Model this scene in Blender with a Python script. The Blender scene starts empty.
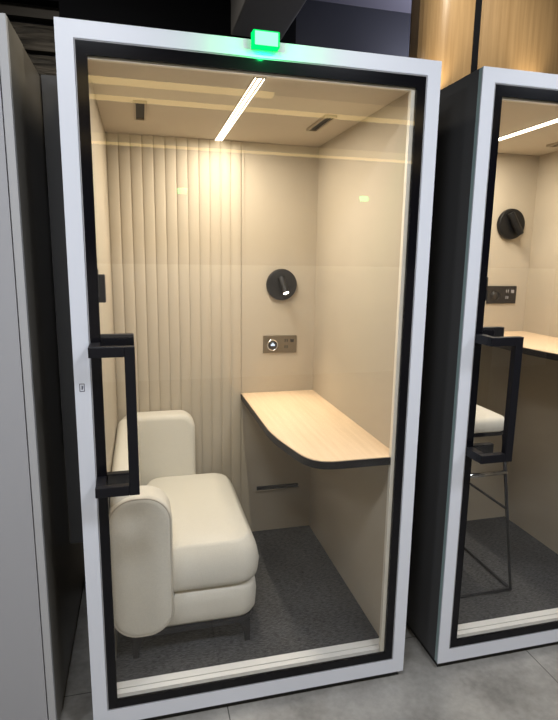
import bpy, bmesh, math, random
from mathutils import Vector, Matrix
random.seed(7)
PI = math.pi
scene = bpy.context.scene
COL = scene.collection

# ------------------------------------------------------------------ materials
def new_mat(name):
    m = bpy.data.materials.new(name); m.use_nodes = True
    nt = m.node_tree
    return m, nt, nt.nodes['Principled BSDF']

def pmat(name, col, rough=0.5, metal=0.0, spec=0.5, noise=0.0, nscale=40, bump=0.0, bscale=300, stretch=(1, 1, 1), emit=None, estr=0):
    m, nt, b = new_mat(name)
    b.inputs['Base Color'].default_value = (*col, 1)
    b.inputs['Roughness'].default_value = rough
    b.inputs['Metallic'].default_value = metal
    b.inputs['Specular IOR Level'].default_value = spec
    L = nt.links
    if noise or bump:
        tc = nt.nodes.new('ShaderNodeTexCoord'); mp = nt.nodes.new('ShaderNodeMapping')
        mp.inputs['Scale'].default_value = stretch
        L.new(tc.outputs['Object'], mp.inputs['Vector'])
    if noise:
        n = nt.nodes.new('ShaderNodeTexNoise'); n.inputs['Scale'].default_value = nscale; n.inputs['Detail'].default_value = 5
        L.new(mp.outputs['Vector'], n.inputs['Vector'])
        mx = nt.nodes.new('ShaderNodeMix'); mx.data_type = 'RGBA'
        mx.inputs['A'].default_value = (*[c * (1 - noise) for c in col], 1)
        mx.inputs['B'].default_value = (*[min(1, c * (1 + noise)) for c in col], 1)
        rp = nt.nodes.new('ShaderNodeMapRange'); rp.inputs['From Min'].default_value = .3; rp.inputs['From Max'].default_value = .7
        L.new(n.outputs['Fac'], rp.inputs['Value']); L.new(rp.outputs['Result'], mx.inputs['Factor'])
        L.new(mx.outputs['Result'], b.inputs['Base Color'])
    if bump:
        n2 = nt.nodes.new('ShaderNodeTexNoise'); n2.inputs['Scale'].default_value = bscale; n2.inputs['Detail'].default_value = 3
        L.new(mp.outputs['Vector'], n2.inputs['Vector'])
        bp = nt.nodes.new('ShaderNodeBump'); bp.inputs['Strength'].default_value = bump; bp.inputs['Distance'].default_value = .003
        L.new(n2.outputs['Fac'], bp.inputs['Height']); L.new(bp.outputs['Normal'], b.inputs['Normal'])
    if emit:
        b.inputs['Emission Color'].default_value = (*emit, 1); b.inputs['Emission Strength'].default_value = estr
    return m

def glass_mat(name, tint, refl):
    m = bpy.data.materials.new(name); m.use_nodes = True
    nt = m.node_tree; nt.nodes.clear(); L = nt.links
    out = nt.nodes.new('ShaderNodeOutputMaterial'); mix = nt.nodes.new('ShaderNodeMixShader')
    tr = nt.nodes.new('ShaderNodeBsdfTransparent'); tr.inputs['Color'].default_value = (*tint, 1)
    gl = nt.nodes.new('ShaderNodeBsdfGlossy'); gl.inputs['Roughness'].default_value = 0.0
    fr = nt.nodes.new('ShaderNodeFresnel'); fr.inputs['IOR'].default_value = refl
    ge = nt.nodes.new('ShaderNodeNewGeometry')
    inv = nt.nodes.new('ShaderNodeMath'); inv.operation = 'SUBTRACT'; inv.inputs[0].default_value = 1
    mul = nt.nodes.new('ShaderNodeMath'); mul.operation = 'MULTIPLY'
    L.new(ge.outputs['Backfacing'], inv.inputs[1]); L.new(fr.outputs['Fac'], mul.inputs[0]); L.new(inv.outputs[0], mul.inputs[1])
    L.new(mul.outputs[0], mix.inputs['Fac']); L.new(tr.outputs[0], mix.inputs[1]); L.new(gl.outputs[0], mix.inputs[2])
    L.new(mix.outputs[0], out.inputs['Surface'])
    return m

def emat(name, col, strength):
    m = bpy.data.materials.new(name); m.use_nodes = True
    nt = m.node_tree; nt.nodes.clear()
    out = nt.nodes.new('ShaderNodeOutputMaterial'); e = nt.nodes.new('ShaderNodeEmission')
    e.inputs['Color'].default_value = (*col, 1); e.inputs['Strength'].default_value = strength
    nt.links.new(e.outputs[0], out.inputs['Surface'])
    return m

def wood_mat(name, c0, c1, axis, rough, scale=6, spec=.5):
    m, nt, b = new_mat(name); L = nt.links
    tc = nt.nodes.new('ShaderNodeTexCoord'); mp = nt.nodes.new('ShaderNodeMapping')
    s = [scale * 9] * 3; s[axis] = scale * .35
    mp.inputs['Scale'].default_value = s
    n = nt.nodes.new('ShaderNodeTexNoise'); n.inputs['Scale'].default_value = 1; n.inputs['Detail'].default_value = 6; n.inputs['Roughness'].default_value = .6
    L.new(tc.outputs['Object'], mp.inputs['Vector']); L.new(mp.outputs['Vector'], n.inputs['Vector'])
    r = nt.nodes.new('ShaderNodeValToRGB'); r.color_ramp.elements[0].position = .3; r.color_ramp.elements[1].position = .7
    r.color_ramp.elements[0].color = (*c0, 1); r.color_ramp.elements[1].color = (*c1, 1)
    L.new(n.outputs['Fac'], r.inputs['Fac']); L.new(r.outputs['Color'], b.inputs['Base Color'])
    b.inputs['Roughness'].default_value = rough; b.inputs['Specular IOR Level'].default_value = spec
    return m

def tile_mat():
    m, nt, b = new_mat('grey_stone_tile'); L = nt.links
    tc = nt.nodes.new('ShaderNodeTexCoord')
    n = nt.nodes.new('ShaderNodeTexNoise'); n.inputs['Scale'].default_value = 3.2; n.inputs['Detail'].default_value = 8; n.inputs['Roughness'].default_value = .65
    n2 = nt.nodes.new('ShaderNodeTexNoise'); n2.inputs['Scale'].default_value = 40; n2.inputs['Detail'].default_value = 4
    L.new(tc.outputs['Object'], n.inputs['Vector']); L.new(tc.outputs['Object'], n2.inputs['Vector'])
    ad = nt.nodes.new('ShaderNodeMath'); ad.operation = 'MULTIPLY_ADD'; ad.inputs[1].default_value = .25
    L.new(n2.outputs['Fac'], ad.inputs[0]); L.new(n.outputs['Fac'], ad.inputs[2])
    r = nt.nodes.new('ShaderNodeValToRGB'); r.color_ramp.elements[0].position = .42; r.color_ramp.elements[1].position = .82
    r.color_ramp.elements[0].color = (.150, .142, .130, 1); r.color_ramp.elements[1].color = (.345, .33, .305, 1)
    L.new(ad.outputs[0], r.inputs['Fac'])
    sp = nt.nodes.new('ShaderNodeSeparateXYZ'); L.new(tc.outputs['Object'], sp.inputs[0])
    def line(out, off, period):
        a = nt.nodes.new('ShaderNodeMath'); a.operation = 'ADD'; a.inputs[1].default_value = 20 * period - off
        L.new(out, a.inputs[0])
        md = nt.nodes.new('ShaderNodeMath'); md.operation = 'MODULO'; md.inputs[1].default_value = period; L.new(a.outputs[0], md.inputs[0])
        lt = nt.nodes.new('ShaderNodeMath'); lt.operation = 'LESS_THAN'; lt.inputs[1].default_value = .004; L.new(md.outputs[0], lt.inputs[0])
        return lt.outputs[0]
    mx = nt.nodes.new('ShaderNodeMath'); mx.operation = 'MAXIMUM'
    L.new(line(sp.outputs['X'], .462, 1.28), mx.inputs[0]); L.new(line(sp.outputs['Y'], .20, 1.28), mx.inputs[1])
    mc = nt.nodes.new('ShaderNodeMix'); mc.data_type = 'RGBA'; mc.inputs['B'].default_value = (.07, .066, .06, 1)
    L.new(mx.outputs[0], mc.inputs['Factor']); L.new(r.outputs['Color'], mc.inputs['A'])
    L.new(mc.outputs['Result'], b.inputs['Base Color'])
    b.inputs['Roughness'].default_value = .42
    return m

def stone_mat():
    m, nt, b = new_mat('split_dark_stone'); L = nt.links
    tc = nt.nodes.new('ShaderNodeTexCoord'); mp = nt.nodes.new('ShaderNodeMapping'); mp.inputs['Scale'].default_value = (3, 3, 26)
    n = nt.nodes.new('ShaderNodeTexNoise'); n.inputs['Scale'].default_value = 1; n.inputs['Detail'].default_value = 6; n.inputs['Distortion'].default_value = .8
    L.new(tc.outputs['Object'], mp.inputs['Vector']); L.new(mp.outputs['Vector'], n.inputs['Vector'])
    r = nt.nodes.new('ShaderNodeValToRGB'); r.color_ramp.elements[0].position = .35; r.color_ramp.elements[1].position = .72
    r.color_ramp.elements[0].color = (.02, .018, .016, 1); r.color_ramp.elements[1].color = (.16, .145, .125, 1)
    L.new(n.outputs['Fac'], r.inputs['Fac']); L.new(r.outputs['Color'], b.inputs['Base Color'])
    bp = nt.nodes.new('ShaderNodeBump'); bp.inputs['Strength'].default_value = 1; bp.inputs['Distance'].default_value = .03
    L.new(n.outputs['Fac'], bp.inputs['Height']); L.new(bp.outputs['Normal'], b.inputs['Normal'])
    b.inputs['Roughness'].default_value = .6
    return m

def carpet_mat():
    m, nt, b = new_mat('charcoal_carpet'); L = nt.links
    tc = nt.nodes.new('ShaderNodeTexCoord'); mp = nt.nodes.new('ShaderNodeMapping'); mp.inputs['Scale'].default_value = (60, 260, 60)
    n = nt.nodes.new('ShaderNodeTexNoise'); n.inputs['Scale'].default_value = 1; n.inputs['Detail'].default_value = 4
    L.new(tc.outputs['Object'], mp.inputs['Vector']); L.new(mp.outputs['Vector'], n.inputs['Vector'])
    r = nt.nodes.new('ShaderNodeValToRGB'); r.color_ramp.elements[0].position = .3; r.color_ramp.elements[1].position = .72
    r.color_ramp.elements[0].color = (.022, .022, .024, 1); r.color_ramp.elements[1].color = (.105, .104, .106, 1)
    L.new(n.outputs['Fac'], r.inputs['Fac']); L.new(r.outputs['Color'], b.inputs['Base Color'])
    bp = nt.nodes.new('ShaderNodeBump'); bp.inputs['Strength'].default_value = .6; bp.inputs['Distance'].default_value = .004
    L.new(n.outputs['Fac'], bp.inputs['Height']); L.new(bp.outputs['Normal'], b.inputs['Normal'])
    b.inputs['Roughness'].default_value = .95; b.inputs['Specular IOR Level'].default_value = .1
    return m

M = {
 'white': pmat('white_powder_coat', (.67, .695, .765), .38),
 'edge': pmat('pale_teal_edge', (.30, .40, .40), .3),
 'charcoal': pmat('charcoal_laminate', (.075, .074, .075), .6, spec=.3),
 'blackplinth': pmat('black_plinth', (.012, .012, .013), .6),
 'black': pmat('black_painted_glass', (.004, .004, .006), .12, spec=.25),
 'blackmetal': pmat('black_metal', (.006, .006, .009), .45, spec=.25),
 'seal': pmat('grey_seal', (.30, .30, .32), .5),
 'beige': pmat('beige_felt', (.455, .40, .32), .85, spec=.2, noise=.03, nscale=300, bump=.05, bscale=900),
 'ceil': pmat('beige_ceiling_felt', (.57, .505, .41), .85, spec=.2, noise=.03, nscale=300),
 'lower': pmat('taupe_panel', (.56, .47, .36), .8, spec=.2),
 'cream': pmat('cream_liner', (.72, .68, .60), .45),
 'sill': pmat('off_white_sill', (.80, .79, .77), .45),
 'groove': pmat('grey_groove', (.32, .31, .30), .6),
 'carpet': carpet_mat(),
 'glass': glass_mat('door_glass', (.96, .96, .955), 1.75),
 'led': emat('led_diffuser_and_edges', (1.0, .90, .70), 9.0),
 'trimwhite': pmat('white_light_trim', (.80, .74, .62), .4),
 'ventframe': pmat('taupe_vent_frame', (.40, .34, .26), .5),
 'ventdark': pmat('dark_vent_slot', (.015, .013, .012), .6),
 'wooddesk': wood_mat('pale_oak_desk', (.66, .49, .32), (.76, .585, .405), 1, .42, 6),
 'woodcol': wood_mat('oak_veneer', (.36, .235, .115), (.48, .33, .175), 2, .34, 5),
 'boucle': pmat('cream_woven_fabric', (.66, .63, .565), .92, spec=.15, noise=.05, nscale=250, bump=.35, bscale=420),
 'piping': pmat('taupe_piping', (.50, .46, .40), .9, spec=.1),
 'lamphead': pmat('black_lamp_body', (.007, .007, .008), .4, spec=.3),
 'lens': emat('warm_lamp_lens', (1, .9, .72), 14.0),
 'bronze': pmat('bronze_plate', (.20, .165, .115), .35, metal=.6),
 'blackplate': pmat('black_plate', (.02, .018, .018), .3),
 'ring': pmat('chrome_ring', (.7, .7, .7), .2, metal=1),
 'bluedot': emat('blue_white_pilot', (.75, .85, 1), 1.2),
 'chrome': pmat('chrome_bar', (.75, .75, .75), .15, metal=1),
 'green': emat('green_status', (.0, 1.0, .17), 1.3),
 'greenfar': emat('green_far_status', (.02, 1.0, .2), 10),
 'covewide': emat('warm_cove_glow', (1.0, .74, .36), 1.0),
 'greencore': emat('green_status_core', (.42, 1.0, .74), 1.2),
 'greydark': pmat('dark_ink', (.10, .10, .14), .6),
 'leftfront': pmat('light_grey_panel', (.35, .35, .37), .45),
 'lefttrim': pmat('light_grey_trim', (.40, .40, .41), .4),
 'leftside': pmat('brown_grey_lacquer', (.10, .09, .078), .32, spec=.5),
 'leftreturn': pmat('taupe_grey_return', (.13, .12, .105), .38),
 'tile': tile_mat(),
 'stone': stone_mat(),
 'board': pmat('dark_brown_board', (.030, .027, .025), .6),
 'navy': pmat('navy_wall_paint', (.050, .056, .080), .8),
 'blackmatte': pmat('black_matte', (.008, .009, .012), .9, spec=.1),
 'lavender': pmat('grey_lavender_ceiling', (.20, .20, .27), .8),
 'duct': pmat('dark_grey_duct', (.36, .36, .37), .6),
 'wallhall': pmat('warm_grey_wall', (.10, .095, .09), .85, spec=.2),
 'pale': pmat('pale_grey_wainscot', (.72, .69, .66), .7),
 'ceilhall': pmat('dark_hall_ceiling', (.05, .05, .055), .9),
 'cove': emat('warm_cove_led', (1.0, .72, .28), 4.0),
 'coveback': pmat('cove_shelf', (.5, .42, .3), .8),
}

# ------------------------------------------------------------------ mesh helpers
def link(name, bm, mat, parent=None, smooth=False, loc=None, wn=False):
    me = bpy.data.meshes.new(name)
    bmesh.ops.recalc_face_normals(bm, faces=bm.faces)
    bm.to_mesh(me); bm.free()
    o = bpy.data.objects.new(name, me); COL.objects.link(o)
    for x in (mat if isinstance(mat, (list, tuple)) else [mat]): me.materials.append(M[x])
    if smooth:
        for p in me.polygons: p.use_smooth = True
    if wn:
        md = o.modifiers.new('wn', 'WEIGHTED_NORMAL'); md.keep_sharp = True
    if parent: o.parent = parent
    if loc is not None: o.location = loc
    return o

def box(bm, x0, x1, y0, y1, z0, z1, bev=0, seg=2):
    vs = [bm.verts.new((x, y, z)) for x in (x0, x1) for y in (y0, y1) for z in (z0, z1)]
    F = [(0, 1, 3, 2), (4, 6, 7, 5), (0, 4, 5, 1), (2, 3, 7, 6), (0, 2, 6, 4), (1, 5, 7, 3)]
    fs = [bm.faces.new([vs[i] for i in f]) for f in F]
    if bev:
        es = list({e for f in fs for e in f.edges})
        bmesh.ops.bevel(bm, geom=es, offset=bev, segments=seg, profile=.5, affect='EDGES')
    return bm

def B(*a, **k): return box(bmesh.new(), *a, **k)

def ring(x0, x1, z0, z1, X0, X1, Z0, Z1, y0, y1):
    """flat frame: outer X0..X1,Z0..Z1, opening x0..x1,z0..z1, between y0 and y1"""
    bm = bmesh.new()
    def loop(a, b, c, d, y): return [bm.verts.new(v) for v in ((a, y, c), (b, y, c), (b, y, d), (a, y, d))]
    of, inf = loop(X0, X1, Z0, Z1, y0), loop(x0, x1, z0, z1, y0)
    ob, inb = loop(X0, X1, Z0, Z1, y1), loop(x0, x1, z0, z1, y1)
    for i in range(4):
        j = (i + 1) % 4
        bm.faces.new((of[i], of[j], inf[j], inf[i])); bm.faces.new((ob[i], inb[i], inb[j], ob[j]))
        bm.faces.new((of[i], ob[i], ob[j], of[j])); bm.faces.new((inf[i], inf[j], inb[j], inb[i]))
    return bm

def rr(x0, x1, y0, y1, r, n=8):
    r = max(1e-4, min(r, (x1 - x0) / 2 - 1e-4, (y1 - y0) / 2 - 1e-4))
    pts = []
    for cx, cy, a0 in ((x1 - r, y1 - r, 0), (x0 + r, y1 - r, 90), (x0 + r, y0 + r, 180), (x1 - r, y0 + r, 270)):
        for k in range(n + 1):
            a = math.radians(a0 + 90 * k / n); pts.append((cx + r * math.cos(a), cy + r * math.sin(a)))
    return pts

def loft(bm, u0, u1, v0, v1, r, levels, axis='z', n=8):
    """stack of rounded rectangles; levels = (position, inset)"""
    rings = []
    for w, ins in levels:
        ring_ = []
        for u, v in rr(u0 + ins, u1 - ins, v0 + ins, v1 - ins, r - ins * .6 if r - ins * .6 > .01 else .01, n):
            p = {'z': (u, v, w), 'y': (u, w, v), 'x': (w, u, v)}[axis]
            ring_.append(bm.verts.new(p))
        rings.append(ring_)
    N = len(rings[0])
    for a, b in zip(rings, rings[1:]):
        for i in range(N):
            j = (i + 1) % N
            bm.faces.new((a[i], a[j], b[j], b[i]))
    bm.faces.new(rings[0]); bm.faces.new(rings[-1])
    return bm

def tube(bm, pts, r, n=10, closed=False):
    pts = [Vector(p) for p in pts]
    rings = []
    up = Vector((0.13, 0.21, 1)).normalized()
    m = len(pts)
    for i, p in enumerate(pts):
        if closed: t = pts[(i + 1) % m] - pts[i - 1]
        else: t = pts[min(i + 1, m - 1)] - pts[max(i - 1, 0)]
        t.normalize()
        a = t.cross(up)
        if a.length < .05: a = t.cross(Vector((1, 0, 0)))
        a.normalize(); b = t.cross(a)
        rings.append([bm.verts.new(p + a * r * math.cos(2 * PI * k / n) + b * r * math.sin(2 * PI * k / n)) for k in range(n)])
    for i in range(m if closed else m - 1):
        a, b = rings[i], rings[(i + 1) % m]
        for k in range(n):
            bm.faces.new((a[k], a[(k + 1) % n], b[(k + 1) % n], b[k]))
    if not closed:
        bm.faces.new(rings[0]); bm.faces.new(rings[-1])
    return bm

def lathe(bm, prof, n=36, mat=None):
    """profile (radius, height) about z, then transformed by mat"""
    rings = []
    for r, h in prof:
        rings.append([bm.verts.new((r * math.cos(2 * PI * k / n), r * math.sin(2 * PI * k / n), h)) for k in range(n)])
    for a, b in zip(rings, rings[1:]):
        for k in range(n):
            bm.faces.new((a[k], a[(k + 1) % n], b[(k + 1) % n], b[k]))
    bm.faces.new(rings[0]); bm.faces.new(rings[-1])
    if mat is not None:
        bmesh.ops.transform(bm, matrix=mat, verts=[v for rg in rings for v in rg])
    return bm

def prism(bm, outline, z0, z1):
    lo = [bm.verts.new((x, y, z0)) for x, y in outline]; hi = [bm.verts.new((x, y, z1)) for x, y in outline]
    n = len(outline)
    for i in range(n):
        j = (i + 1) % n
        bm.faces.new((lo[i], lo[j], hi[j], hi[i]))
    bm.faces.new(lo); bm.faces.new(hi)
    return bm

def thing(name, label, cat, loc, rz=0, group=None):
    o = bpy.data.objects.new(name, None); COL.objects.link(o)
    o.empty_display_size = .1
    o.location = loc; o.rotation_euler = (0, 0, rz)
    o['label'] = label; o['category'] = cat
    if group: o['group'] = group
    return o

def tag(o, label, cat, group=None):
    o['label'] = label; o['category'] = cat
    if group: o['group'] = group
    return o

def struct(name, bm, mat, **k):
    o = link(name, bm, mat, **k); o['kind'] = 'structure'
    return o

# ------------------------------------------------------------------ setting
struct('floor', B(-4, 6.5, -5.6, 3.1, -.1, 0), 'tile')
struct('wall_back', B(-4, 6.5, 3.0, 3.1, 0, 3.9), 'navy')
struct('wall_left', B(-4.1, -4, -5.6, 3.1, 0, 3.9), 'wallhall')
struct('wall_right', B(6.5, 6.6, -5.6, 3.1, 0, 3.9), 'wallhall')
struct('wall_front', B(-4, 6.5, -5.7, -5.6, 0, 3.9), 'wallhall')
struct('trim_1', B(-4, 6.5, -5.6, -5.55, 0, 1.535), 'pale')
struct('ceiling', B(-4, 6.5, .9, 3.1, 3.715, 3.8), 'lavender')
struct('ceiling_front', B(-4, 6.5, -5.6, .9, 2.95, 3.8), 'ceilhall')
bm = B(-.30, 1.45, 2.80, 3.0, 2.2, 3.715); box(bm, -2.4, -.301, 2.80, 3.0, 3.395, 3.715)
struct('trim_2', bm, 'blackmatte')
# split-stone cladding with a deep joint, dark boards above it
bm = bmesh.new()
box(bm, -2.4, -.302, 2.93, 3.0, 2.2, 3.07); box(bm, -2.4, -.302, 2.93, 3.0, 3.10, 3.275)
struct('trim_3', bm, 'stone')
struct('trim_4', B(-2.4, -.302, 2.90, 3.0, 3.31, 3.39), 'board')

# ------------------------------------------------------------------ booths
H0, H1 = .03, 2.25
def booth(x0, W, D, label, fluted, name='phone_booth'):
    t = thing(name, label, 'phone booth', (x0, 0, 0), 0, None)
    xl, xr = .068, W - .063
    zf, zc = .12, 2.18
    ix0, ix1, iz0, iz1 = .047, W - .0465, .0865, 2.204
    gx0, gx1, gz0, gz1 = .081, W - .081, .121, 2.166
    link('front_frame', ring(ix0, ix1, iz0, iz1, 0, W, H0, H1, 0, .006), 'white', t)
    link('frame_edge', ring(ix0, ix1, iz0, iz1, .0005, W - .0005, H0 + .0005, H1 - .0005, .006, .024), 'edge', t)
    link('seal', ring(ix0 + .004, ix1 - .004, iz0 + .004, iz1 - .004, ix0 + .0015, ix1 - .0015, iz0 + .0015, iz1 - .0015, .001, .01), 'seal', t)
    o = D + .07
    for a, b in ((.0, .03), (W - .03, W)):
        link('side_panel', B(a, b, .024, o, H0, H1), 'charcoal', t)
    link('rear_panel', B(.03, W - .03, D + .035, o, H0, H1), 'charcoal', t)
    link('roof_panel', B(.03, W - .03, .024, D + .035, 2.222, H1), 'charcoal', t)
    link('floor_panel', B(.03, W - .03, .024, D + .035, H0, .085), 'charcoal', t)
    link('plinth', B(.012, W - .012, .018, o - .02, 0, H0), 'blackplinth', t)
    # linings
    link('wall_lining', B(.031, xl, .031, D, .086, zc + .005), 'beige', t)
    link('wall_lining', B(xr, W - .031, .031, D, .086, zc + .005), 'beige', t)
    link('rear_lining', B(.031, W - .031, D, D + .034, .086, 2.22), 'beige', t)
    link('ceiling_lining', B(xl - .002, xr + .002, .031, D, zc, 2.22), 'ceil', t)
    link('carpet', B(xl, xr, .088, D, .086, zf), 'carpet', t)
    if fluted:
        x1 = fluted; n = 12; per = (x1 - xl) / n; bm = bmesh.new(); k = 10
        pts = []
        for i in range(n):
            for j in range(k + (i == n - 1)):
                u = j / k
                pts.append((xl + (i + u) * per, D - .006 - .0075 * (4 * u * (1 - u)) ** .6))
        outl = [(x1, D + .0)] + [(xl, D + .0)] + pts
        prism(bm, outl, zf, zc)
        link('fluted_panel', bm, 'beige', t)
        link('panel_bead', B(x1 + .001, x1 + .012, D - .009, D, zf, zc), 'beige', t, smooth=False)
    # liner reveal and threshold
    link('door_liner', ring(gx0 - .004, gx1 - .014, gz0 - .020, gz1 - .007, .031, W - .031, .086, 2.221, .0132, .030), 'cream', t)
    bm = B(.05, W - .05, .031, .052, .08, .1195); box(bm, .05, W - .05, .057, .088, .08, .1195)
    link('threshold', bm, 'sill', t)
    link('threshold_groove', B(.05, W - .05, .052, .057, .08, .114), 'groove', t)
    # door
    d = link('door', ring(gx0, gx1, gz0, gz1, ix0 + .004, ix1 - .004, iz0 + .004, iz1 - .004, .0025, .013), 'black', t)
    link('glass_pane', B(gx0, gx1, .004, .011, gz0, gz1), 'glass', d)
    h = bmesh.new(); yc = -.080; w = .013
    box(h, .151, .181, yc - w, yc + w, .908, 1.366, .002)
    for zz in (.9235, 1.3505):
        box(h, .052, .151, yc - w, yc + w, zz - .0155, zz + .0155, .002)
        box(h, .052, .080, yc + w, .003, zz - .0155, zz + .0155)
    link('handle', h, 'blackmetal', d)
    for za, zb in ((.903, .940), (1.350, 1.388)):
        link('handle_clamp', B(.050, .178, .0115, .036, za, zb, .002), 'blackmetal', d)
    h = bmesh.new(); box(h, .050, .082, .0125, .038, 1.50, 1.585, .003); box(h, .078, .100, .020, .05, 1.484, 1.568, .003)
    link('latch', h, 'blackmetal', d)
    return t

WM, DM = 1.160, 1.051
main = booth(0, WM, DM, 'white-framed glass phone booth standing in the centre with an armchair inside', .70)
XR, WR, DR = 1.312, 1.03, .90
right = booth(XR, WR, DR, 'white-framed glass phone booth at the right edge with a bar stool inside', None)

# little square icon on the main booth's left frame strip
bm = bmesh.new()
def bars(bm, cx, cz, w, h, tk, y0, y1):
    box(bm, cx - w, cx + w, y0, y1, cz + h - tk, cz + h); box(bm, cx - w, cx + w, y0, y1, cz - h, cz - h + tk)
    box(bm, cx - w, cx - w + tk, y0, y1, cz - h + tk, cz + h - tk); box(bm, cx + w - tk, cx + w, y0, y1, cz - h + tk, cz + h - tk)
bars(bm, .0215, 1.229, .0075, .0125, .002, -.0006, .001)
box(bm, .0200, .0230, -.0006, .001, 1.2225, 1.2355); box(bm, .0235, .0245, -.0006, .001, 1.225, 1.2335)
link('icon_sticker', bm, 'greydark', main)

# status light on the top edge of the main booth
t = thing('status_light', 'small glowing green status light on the top edge of the central booth', 'light', (.578, 0, 2.222))
link('housing', B(-.040, .040, -.006, .0, .002, .045), 'green', t)
link('lens', B(-.040, .040, -.030, -.006, .0, .046, .004), 'green', t)
link('lens_core', B(-.034, .034, -.0312, -.029, .005, .041), 'greencore', t)

# ------------------------------------------------------------------ ceiling lights and vents
def led_light(x, y0, y1, label):
    t = thing('ceiling_light', label, 'ceiling light', (x, (y0 + y1) / 2, 2.18), 0, 'linear lights on the booth ceilings')
    h = (y1 - y0) / 2
    bm = bmesh.new()
    for s in (-1, 1): box(bm, *sorted((s * .005, s * .017)), -h, h, -.006 if False else -.004, 0)
    for s in (-1, 1): box(bm, -.016, .016, *sorted((s * h, s * (h - .004))), -.006, 0)
    link('trim', bm, 'ventframe', t)
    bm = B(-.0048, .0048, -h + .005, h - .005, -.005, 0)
    for s in (-1, 1): box(bm, *sorted((s * .0135, s * .0152)), -h + .005, h - .005, -.006, -.004)  # thin side lines emit in place of recess edges lit by the strip
    link('diffuser_and_lit_edges', bm, 'led', t)
    return t
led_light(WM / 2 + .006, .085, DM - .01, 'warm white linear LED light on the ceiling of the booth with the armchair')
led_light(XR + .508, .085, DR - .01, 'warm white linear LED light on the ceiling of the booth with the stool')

def vent(x, y0, y1, label):
    t = thing('air_vent', label, 'air vent', (x, (y0 + y1) / 2, 2.18), 0, 'slot vents in the booth ceilings')
    h = (y1 - y0) / 2
    bm = ring(-.016, .016, -h + .006, h - .006, -.024, .024, -h, h, 0, .010)
    bmesh.ops.rotate(bm, verts=bm.verts, cent=(0, 0, 0), matrix=Matrix.Rotation(-PI / 2, 3, 'X'))
    bmesh.ops.translate(bm, verts=bm.verts, vec=(0, 0, 0))
    link('vent_frame', bm, 'ventframe', t)
    link('slot', B(-.017, .017, -h + .005, h - .005, -.004, 0), 'ventdark', t)
vent(.222, .47, .73, 'dark slot vent in the booth ceiling above the armchair')
vent(.948, .45, .70, 'dark slot vent in the booth ceiling above the armchair booth\'s desk')
vent(XR + .83, .40, .66, 'dark slot vent in the ceiling of the booth with the stool')

t = thing('wall_vent', 'narrow dark slot vent low on the back wall beneath the armchair booth\'s desk', 'air vent', (.905, DM, .377))
link('slot', B(-.118, .118, -.012, 0, -.010, .010, .002), 'ventdark', t)
link('lower_lip', B(-.122, .122, -.016, 0, -.016, -.010, .001), 'ventframe', t)

# ------------------------------------------------------------------ desks
def desk(x0, W, D, ztop, label):
    t = thing('desk', label, 'desk', (x0, 0, ztop), 0, None)
    xr = W - .064; xl = W - .460; yf = .017; xf = W - .0965
    def bez(P0, P1, P2, P3, n=12):
        return [(1 - u) ** 3 * P0 + 3 * u * (1 - u) ** 2 * P1 + 3 * u * u * (1 - u) * P2 + u ** 3 * P3 for u in [i / n for i in range(n + 1)]]
    def outline(g):
        # straight side, a gentle sweep, then the rounded corner at the door end
        p = [(xr, D - .001), (xl - g, D - .001), (xl - g, .62)]
        V = Vector
        p += [tuple(q) for q in bez(V((xl - g, .46)), V((xl - g, .33)), V((xl + .020 - g, .25)), V((xl + .042 - g, .140)))]
        p += [tuple(q) for q in bez(V((xl + .042 - g, .140)), V((xl + .060 - g, .055)), V((xl + .085, yf - g)), V((xl + .165, yf - g)))[1:]]
        return p + [(xf, yf - g), (xf, .031), (xr, .031)]
    link('desktop', prism(bmesh.new(), outline(0), -.010, 0), 'wooddesk', t)
    link('edge_band', prism(bmesh.new(), outline(.004), -.030, -.003), 'blackmetal', t)
    return t
desk(0, WM, DM, .921, 'pale oak desk with a rounded corner and black edge facing the cream armchair')
desk(XR, WR, DR, 1.243, 'pale oak high desk with black edge in the booth with the bar stool')

# ------------------------------------------------------------------ wall lamps
def wall_lamp(x, y, z, tilt, label, lit=True, hl=.044):
    t = thing('wall_lamp', label, 'wall lamp', (x, y, z), 0, 'round reading lamps on the booth back walls')
    R = Matrix.Rotation(PI / 2, 4, 'X')           # lathe axis z -> -y (out of the wall)
    link('disc', lathe(bmesh.new(), [(.070, 0), (.079, .003), (.081, .010), (.079, .024), (.075, .029), (.02, .031)], 48, R), 'lamphead', t, smooth=True, wn=True)
    head = bmesh.new()
    lathe(head, [(.0165, -hl), (.019, -hl + .003), (.019, hl - .004), (.0165, hl), (.004, hl + .001)], 28)
    # lean the lower end away from the wall, then roll by tilt
    T = Matrix.Translation((0, -.052, 0)) @ Matrix.Rotation(tilt, 4, 'Y') @ Matrix.Rotation(math.radians(-24 if lit else -8), 4, 'X')
    bmesh.ops.transform(head, matrix=T, verts=head.verts)
    h = link('lamp_head', head, 'lamphead', t, smooth=True, wn=True)
    l = lathe(bmesh.new(), [(.014, -hl - .0015), (.014, -hl + .0005), (.002, -hl + .001)], 24)
    bmesh.ops.transform(l, matrix=T, verts=l.verts)
    link('lamp_lens', l, 'lens' if lit else 'ventdark', h)
    link('swivel', lathe(bmesh.new(), [(.012, .026), (.012, .045), (.002, .046)], 20, R), 'lamphead', t, smooth=True)
    return t, T
lm, T1 = wall_lamp(.909, DM, 1.491, math.radians(-14), 'round black wall lamp lit above the bronze socket plate in the armchair booth')
lr, T2 = wall_lamp(2.130, DR, 1.822, math.radians(-28), 'round black wall lamp with a unlit head tilted sideways in the booth with the stool', False, .062)

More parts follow.
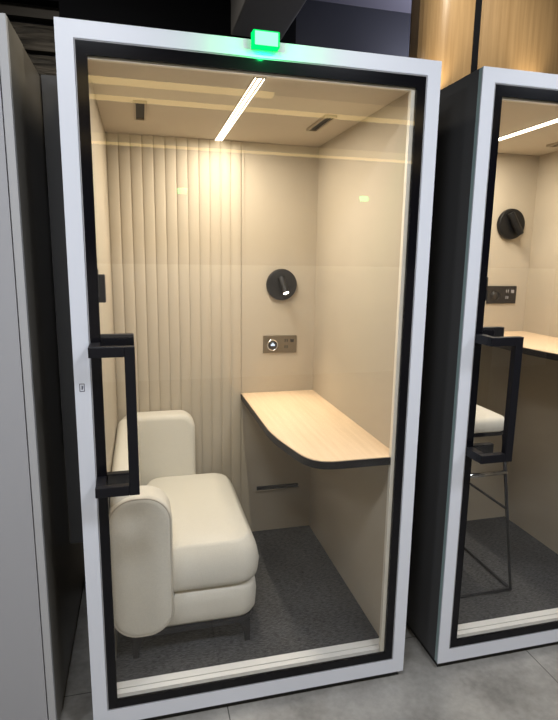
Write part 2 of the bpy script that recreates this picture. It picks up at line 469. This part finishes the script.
# ------------------------------------------------------------------ power outlets
def outlet(x, y, z, w, h, mat, label):
    t = thing('power_outlet', label, 'power outlet', (x, y, z), 0, 'socket plates on the booth back walls')
    link('plate', B(-w, w, -.008, 0, -h, h, .0015), mat, t)
    R = Matrix.Rotation(PI / 2, 4, 'X') ; S = Matrix.Translation((-w * .44, 0, -.004))
    link('dial_ring', lathe(bmesh.new(), [(.030, .006), (.031, .011), (.025, .012), (.024, .008)], 28, S @ R), 'ring' if mat == 'bronze' else 'blackplate', t, smooth=True)
    link('dial', lathe(bmesh.new(), [(.024, .006), (.023, .0105), (.003, .011)], 28, S @ R), 'blackplate', t, smooth=True)
    bm = bmesh.new(); box(bm, -w * .44 - .011, -w * .44 + .011, -.0125, -.009, -.008, .001); box(bm, -w * .44 - .004, -w * .44 + .004, -.0125, -.009, .001, .008)
    link('pilot_light', bm, 'bluedot', t) if mat == 'bronze' else bm.free()
    bm = bmesh.new()
    for dx, dz in ((.30, .42), (.42, .42), (.64, .42), (.30, -.3), (.42, -.3)):
        box(bm, w * dx - .0025, w * dx + .0025, -.0088, -.006, h * dz - .008, h * dz + .008)
    box(bm, w * .66, w * .82, -.0088, -.006, h * .2, h * .55)
    link('slot', bm, 'ventdark' if mat == 'bronze' else 'seal', t)
outlet(.907, DM, 1.179, .091, .046, 'bronze', 'bronze socket plate with a round dial on the armchair booth\'s back wall')
outlet(2.118, DR, 1.446, .091, .048, 'blackplate', 'black socket plate on the back wall of the booth with the stool')

# ------------------------------------------------------------------ armchair
ac = thing('armchair', 'cream fabric armchair with black legs inside the central booth', 'armchair', (.34, .58, .12))
bx, by, bz = ac.location
def put(name, bm, mat, parent=ac, smooth=True, wn=False):
    base = Vector((bx, by, bz))
    bmesh.ops.translate(bm, verts=bm.verts, vec=-base)
    return link(name, bm, mat, parent, smooth=smooth, wn=wn)
def soft(a, b, e=.03):
    """levels from a to b with rounded rims of size e"""
    L = []
    for k in range(6):
        th = PI / 2 * k / 5
        L.append((a + e * (1 - math.sin(th)), e * (1 - math.cos(PI / 2 - th)) if False else e * (1 - math.sin(th)) ))
    out = []
    for k in range(7):
        th = PI / 2 * k / 6
        out.append((a + e * (1 - math.cos(th)), e * (1 - math.sin(th))))
    for k in range(6, -1, -1):
        th = PI / 2 * k / 6
        out.append((b - e * (1 - math.cos(th)), e * (1 - math.sin(th))))
    return out
put('backrest', loft(bmesh.new(), .165, 1.025, .22, .845, .09, soft(.072, .172, .035), 'x'), 'boucle')
put('arm', loft(bmesh.new(), .060, .287, .232, .788, .095, soft(.150, .275, .022), 'y'), 'boucle')
put('arm', loft(bmesh.new(), .080, .445, .22, .858, .075, soft(.915, 1.032, .025), 'y'), 'boucle')
pp = [(x, .156, z) for x, z in rr(.067, .280, .239, .781, .092, 10)]
put('piping', tube(bmesh.new(), pp, .0032, 8, True), 'piping')
lev = [(.372, .030), (.374, .014), (.382, .004), (.40, .0), (.44, -.004), (.475, .003), (.500, .010), (.520, .020), (.536, .031), (.5435, .037), (.546, .045), (.548, .07), (.552, .12), (.555, .18)]
put('seat_cushion', loft(bmesh.new(), .170, .630, .185, .950, .10, lev), 'boucle')
lev = [(.226, .020), (.231, .011), (.243, .004), (.275, .002), (.31, .0), (.345, .004), (.360, .012), (.369, .026), (.371, .05)]
put('seat_base', loft(bmesh.new(), .120, .622, .187, .940, .09, lev), 'boucle')
fr = bmesh.new(); loft(fr, .095, .600, .182, .985, .075, [(.213, .0), (.229, .0)])
frame = put('leg_frame', fr, 'blackmetal', smooth=False)
for (lx, ly, sx, sy) in ((.142, .205, 1, 1), (.572, .205, -1, 1), (.135, .950, 1, -1), (.548, .950, -1, -1)):
    bm = bmesh.new()
    prof = [(.012, .120), (.013, .150), (.016, .175), (.022, .202), (.042, .2145)]
    # tapered blade that flares into the frame rail along x
    rows = []
    for hw, z in prof:
        a = lx - .011 if sx > 0 else lx - (hw * 2 - .013)
        b = lx + (hw * 2 - .013) if sx > 0 else lx + .011
        rows.append([bm.verts.new(v) for v in ((a, ly - .011, z), (b, ly - .011, z), (b, ly + .011, z), (a, ly + .011, z))])
    for r0, r1 in zip(rows, rows[1:]):
        for i in range(4): bm.faces.new((r0[i], r0[(i + 1) % 4], r1[(i + 1) % 4], r1[i]))
    bm.faces.new(rows[0]); bm.faces.new(rows[-1])
    put('leg', bm, 'blackmetal', smooth=False)

# ------------------------------------------------------------------ bar stool
st = thing('bar_stool', 'cream-seated bar stool with thin black sled legs inside the right-hand booth', 'bar stool', (1.593, .455, .12), 0)
link('seat', loft(bmesh.new(), -.165, .165, -.185, .17, .05, [(.765, .02), (.768, .008), (.776, .0), (.815, .0), (.828, .008), (.834, .025), (.836, .06)]), 'boucle', st, smooth=True)
link('seat_frame', loft(bmesh.new(), -.160, .160, -.180, .165, .045, [(.752, 0), (.766, 0)]), 'blackmetal', st)
r = .0075
for s in (-1, 1):
    for e in (-1, 1):
        link('leg', tube(bmesh.new(), [(s * .150, e * .165, .756), (s * .232, e * .21, .008)], r), 'blackmetal', st, smooth=True)
    link('runner', tube(bmesh.new(), [(s * .232, -.21, .008), (s * .232, .21, .008)], r), 'blackmetal', st, smooth=True)
    link('side_rail', tube(bmesh.new(), [(s * .190, -.187, .40), (s * .190, .187, .40)], .006), 'blackmetal', st, smooth=True)
link('front_runner', tube(bmesh.new(), [(-.232, -.21, .008), (.232, -.21, .008)], r), 'blackmetal', st, smooth=True)
link('footrest', tube(bmesh.new(), [(-.172, -.178, .575), (.172, -.178, .575)], .010), 'chrome', st, smooth=True)

# ------------------------------------------------------------------ neighbouring booth at the left edge
lb = thing('panelled_booth', 'light grey panelled booth at the left edge with a dark glossy side', 'booth', (-1.2, 0, 0))
link('front_panel', B(0, 1.056, .002, .02, .03, 2.243), 'leftfront', lb)
link('edge_trim', B(1.059, 1.082, .0, .022, .03, 2.245, .002), 'lefttrim', lb)
link('body', B(.01, 1.081, .22, 1.10, .03, 2.243), 'leftside', lb)
link('side_return', B(.9, 1.082, .022, .22, .03, 2.244), 'leftreturn', lb)
link('filler_panel', B(1.085, 1.196, .515, .535, .45, 2.25), 'charcoal', lb)
link('plinth', B(.02, 1.07, .02, 1.08, 0, .03), 'blackplinth', lb)

# ------------------------------------------------------------------ wood clad columns, duct
def curved_block(x0, x1, yf, yb, sag, rl, rrgt):
    pts = []
    n = 24
    for i in range(n + 1):
        u = i / n; x = x0 + (x1 - x0) * u
        y = yf + sag * (2 * u - 1) ** 2
        if rl and x < x0 + rl: y += rl - math.sqrt(max(0, rl * rl - (x0 + rl - x) ** 2))
        if rrgt and x > x1 - rrgt: y += rrgt - math.sqrt(max(0, rrgt * rrgt - (x - x1 + rrgt) ** 2))
        pts.append((x, y))
    return pts + [(x1, yb), (x0, yb)]
for nm, a, lab in (('wood_column', (2.0, 2.357, 1.72, 1.93, .02, .17, .0), 'narrower oak-veneer column left of the dark seam, above the booths'),
                   ('wood_column', (2.413, 3.2, 1.73, 2.4, .05, .02, .16), 'wider oak-veneer column right of the dark seam, above the right-hand booth')):
    o = link(nm, prism(bmesh.new(), curved_block(*a), 0, 3.715), 'woodcol', smooth=False)
    tag(o, lab, 'column')
struct('trim_5', B(2.358, 2.412, 1.752, 2.3, 0, 3.715), 'blackmatte')  # black strip put in for the shade in the gap between columns
o = link('air_duct', B(.93, 1.325, 1.6, 2.79, 3.30, 3.714, .01), 'duct'); tag(o, 'dark grey rectangular duct under the ceiling above the green status light', 'duct')

# ------------------------------------------------------------------ hall opposite (seen in the glass)
for i, (y, x0, x1, z, lab) in enumerate(((-2.92, -1.2, 1.3, 2.94, 'nearest warm LED cove strip on the hall ceiling facing the booths'),
                                     (-3.38, -1.5, 3.6, 2.94, 'long middle warm LED cove strip on the hall ceiling facing the booths'),
                                     (-5.30, -1.5, 4.6, 2.94, 'farthest warm LED cove strip on the hall ceiling facing the booths'))):
    o = link('cove_light', B(x0, x1, y - .05, y + .05, z - .015, z + .012), 'cove'); tag(o, lab, 'cove light', 'cove lights on the hall ceiling')
for y0, y1, x0, x1, lab in ((-3.30, -2.96, -1.4, 3.4, 'ceiling recess surface between the two nearest LED strips, made to glow as if lit'), (-5.22, -4.85, -1.4, 4.4, 'ceiling recess surface beside the farthest LED strip, made to glow as if lit')):
    o = link('cove_glow', B(x0, x1, y0, y1, 2.935, 2.95), 'covewide'); tag(o, lab, 'cove light', 'cove lights on the hall ceiling')  # recess surface emits in place of the light the strips cast on it
for x, lab in ((.752, 'green stand-in for a facing booth status light, reflected above the fluted panel'), (3.25, 'green stand-in for a facing booth status light, reflected above the desk')):
    o = link('far_status_light', B(x - .06, x + .06, -5.6, -5.57, 2.43, 2.50, .004), 'greenfar'); tag(o, lab, 'status light', 'stand-ins for facing booth status lights')  # wall-mounted stand-ins for status lights of facing booths that are not built

# ------------------------------------------------------------------ lights
def area(name, loc, sx, sy, power, col, rot=(0, 0, 0)):
    l = bpy.data.lights.new(name, 'AREA'); l.shape = 'RECTANGLE'; l.size = sx; l.size_y = sy; l.energy = power; l.color = col
    o = bpy.data.objects.new(name, l); COL.objects.link(o); o.location = loc; o.rotation_euler = rot
    return o
def spot(name, loc, target, power, col, deg, blend=.6, rad=.02):
    l = bpy.data.lights.new(name, 'SPOT'); l.energy = power; l.color = col; l.spot_size = math.radians(deg); l.spot_blend = blend; l.shadow_soft_size = rad
    o = bpy.data.objects.new(name, l); COL.objects.link(o); o.location = loc
    o.rotation_euler = (Vector(target) - Vector(loc)).to_track_quat('-Z', 'Y').to_euler()
    return o
WARM = (1, .90, .74)
area('booth_led', (WM / 2 + .006, .52, 2.168), .02, .78, 16, WARM)
area('booth_led', (XR + .508, .45, 2.168), .02, .64, 13, WARM)
for o_, T in ((lm, T1),):
    p = o_.location + T @ Vector((0, 0, -.062)); q = o_.location + T @ Vector((0, 0, -.4))
    spot('reading_lamp', p, (.86, .74, .92), 9, (1, .86, .64), 78, 1)
COOL = (.90, .94, 1)
for x in (-1.5, -.06, 1.38, 2.9):
    area('hall_light', (x, -1.5, 2.93), .5, .4, 34, COOL)
spot('wainscot_fill', (1, -2.0, 2.93), (1, -5.6, 1.0), 300, (1, .95, .88), 100, .8, .1)  # unseen spot added to brighten the facing wainscot for its reflection
pl = bpy.data.lights.new('wall_fill', 'POINT'); pl.energy = 22; pl.color = (.85, .88, 1); pl.shadow_soft_size = .08  # unseen lamp added behind the columns to lift the navy wall and ceiling
po = bpy.data.objects.new('wall_fill', pl); COL.objects.link(po); po.location = (2.75, 2.55, 3.1)
spot('column_uplight', (2.10, 1.62, 2.62), (2.10, 1.72, 3.0), 9, (1, .80, .52), 70, 1, .02)
spot('column_uplight', (2.78, 1.63, 2.66), (2.78, 1.73, 3.0), 9, (1, .80, .52), 70, 1, .02)
area('back_fill', (2.2, .98, 3.68), .3, .3, 30, (1, .90, .74))  # unseen fills added to brighten the wood columns and stone at the back
area('back_fill', (-.3, 1.7, 3.68), .3, .3, 15, (1, .9, .75))
l_ = spot('status_glow', (.578, -.05, 2.235), (.578, 0, 2.235), 2.4, (0, 1, .2), 170, .3, .02)
spot('gap_light', (.42, .25, 2.90), (-.12, .25, 2.1), 60, (1, .90, .70), 60, .8, .22)

w = bpy.data.worlds.new('world'); scene.world = w; w.use_nodes = True
w.node_tree.nodes['Background'].inputs[0].default_value = (.03, .032, .04, 1); w.node_tree.nodes['Background'].inputs[1].default_value = 1

# ------------------------------------------------------------------ camera
cam = bpy.data.cameras.new('camera'); co = bpy.data.objects.new('camera', cam); COL.objects.link(co)
R = Matrix(((.969, .243, .031), (-.245, .952, .181), (.014, -.183, .983)))
def rot(a, b, c):
    return Matrix.Rotation(a, 3, 'Z') @ Matrix.Rotation(b, 3, 'X') @ Matrix.Rotation(c, 3, 'Y')
R = rot(-.2499, -.1845, -.0144)
m3 = Matrix((R.col[0], R.col[2], -R.col[1])).transposed()
co.matrix_world = Matrix.Translation((.2049, -1.6902, 1.6203)) @ m3.to_4x4()
cam.sensor_fit = 'VERTICAL'; cam.sensor_height = 36; cam.lens = 539.986 / 720 * 36; cam.clip_start = .02
scene.camera = co

vs = scene.view_settings
vs.view_transform = 'Standard'; vs.look = 'None'; vs.exposure = 0; vs.gamma = 1; vs.use_curve_mapping = False
scene.cycles.use_denoising = True
scene.cycles.max_bounces = 10; scene.cycles.transparent_max_bounces = 16
scene.cycles.sample_clamp_indirect = 4
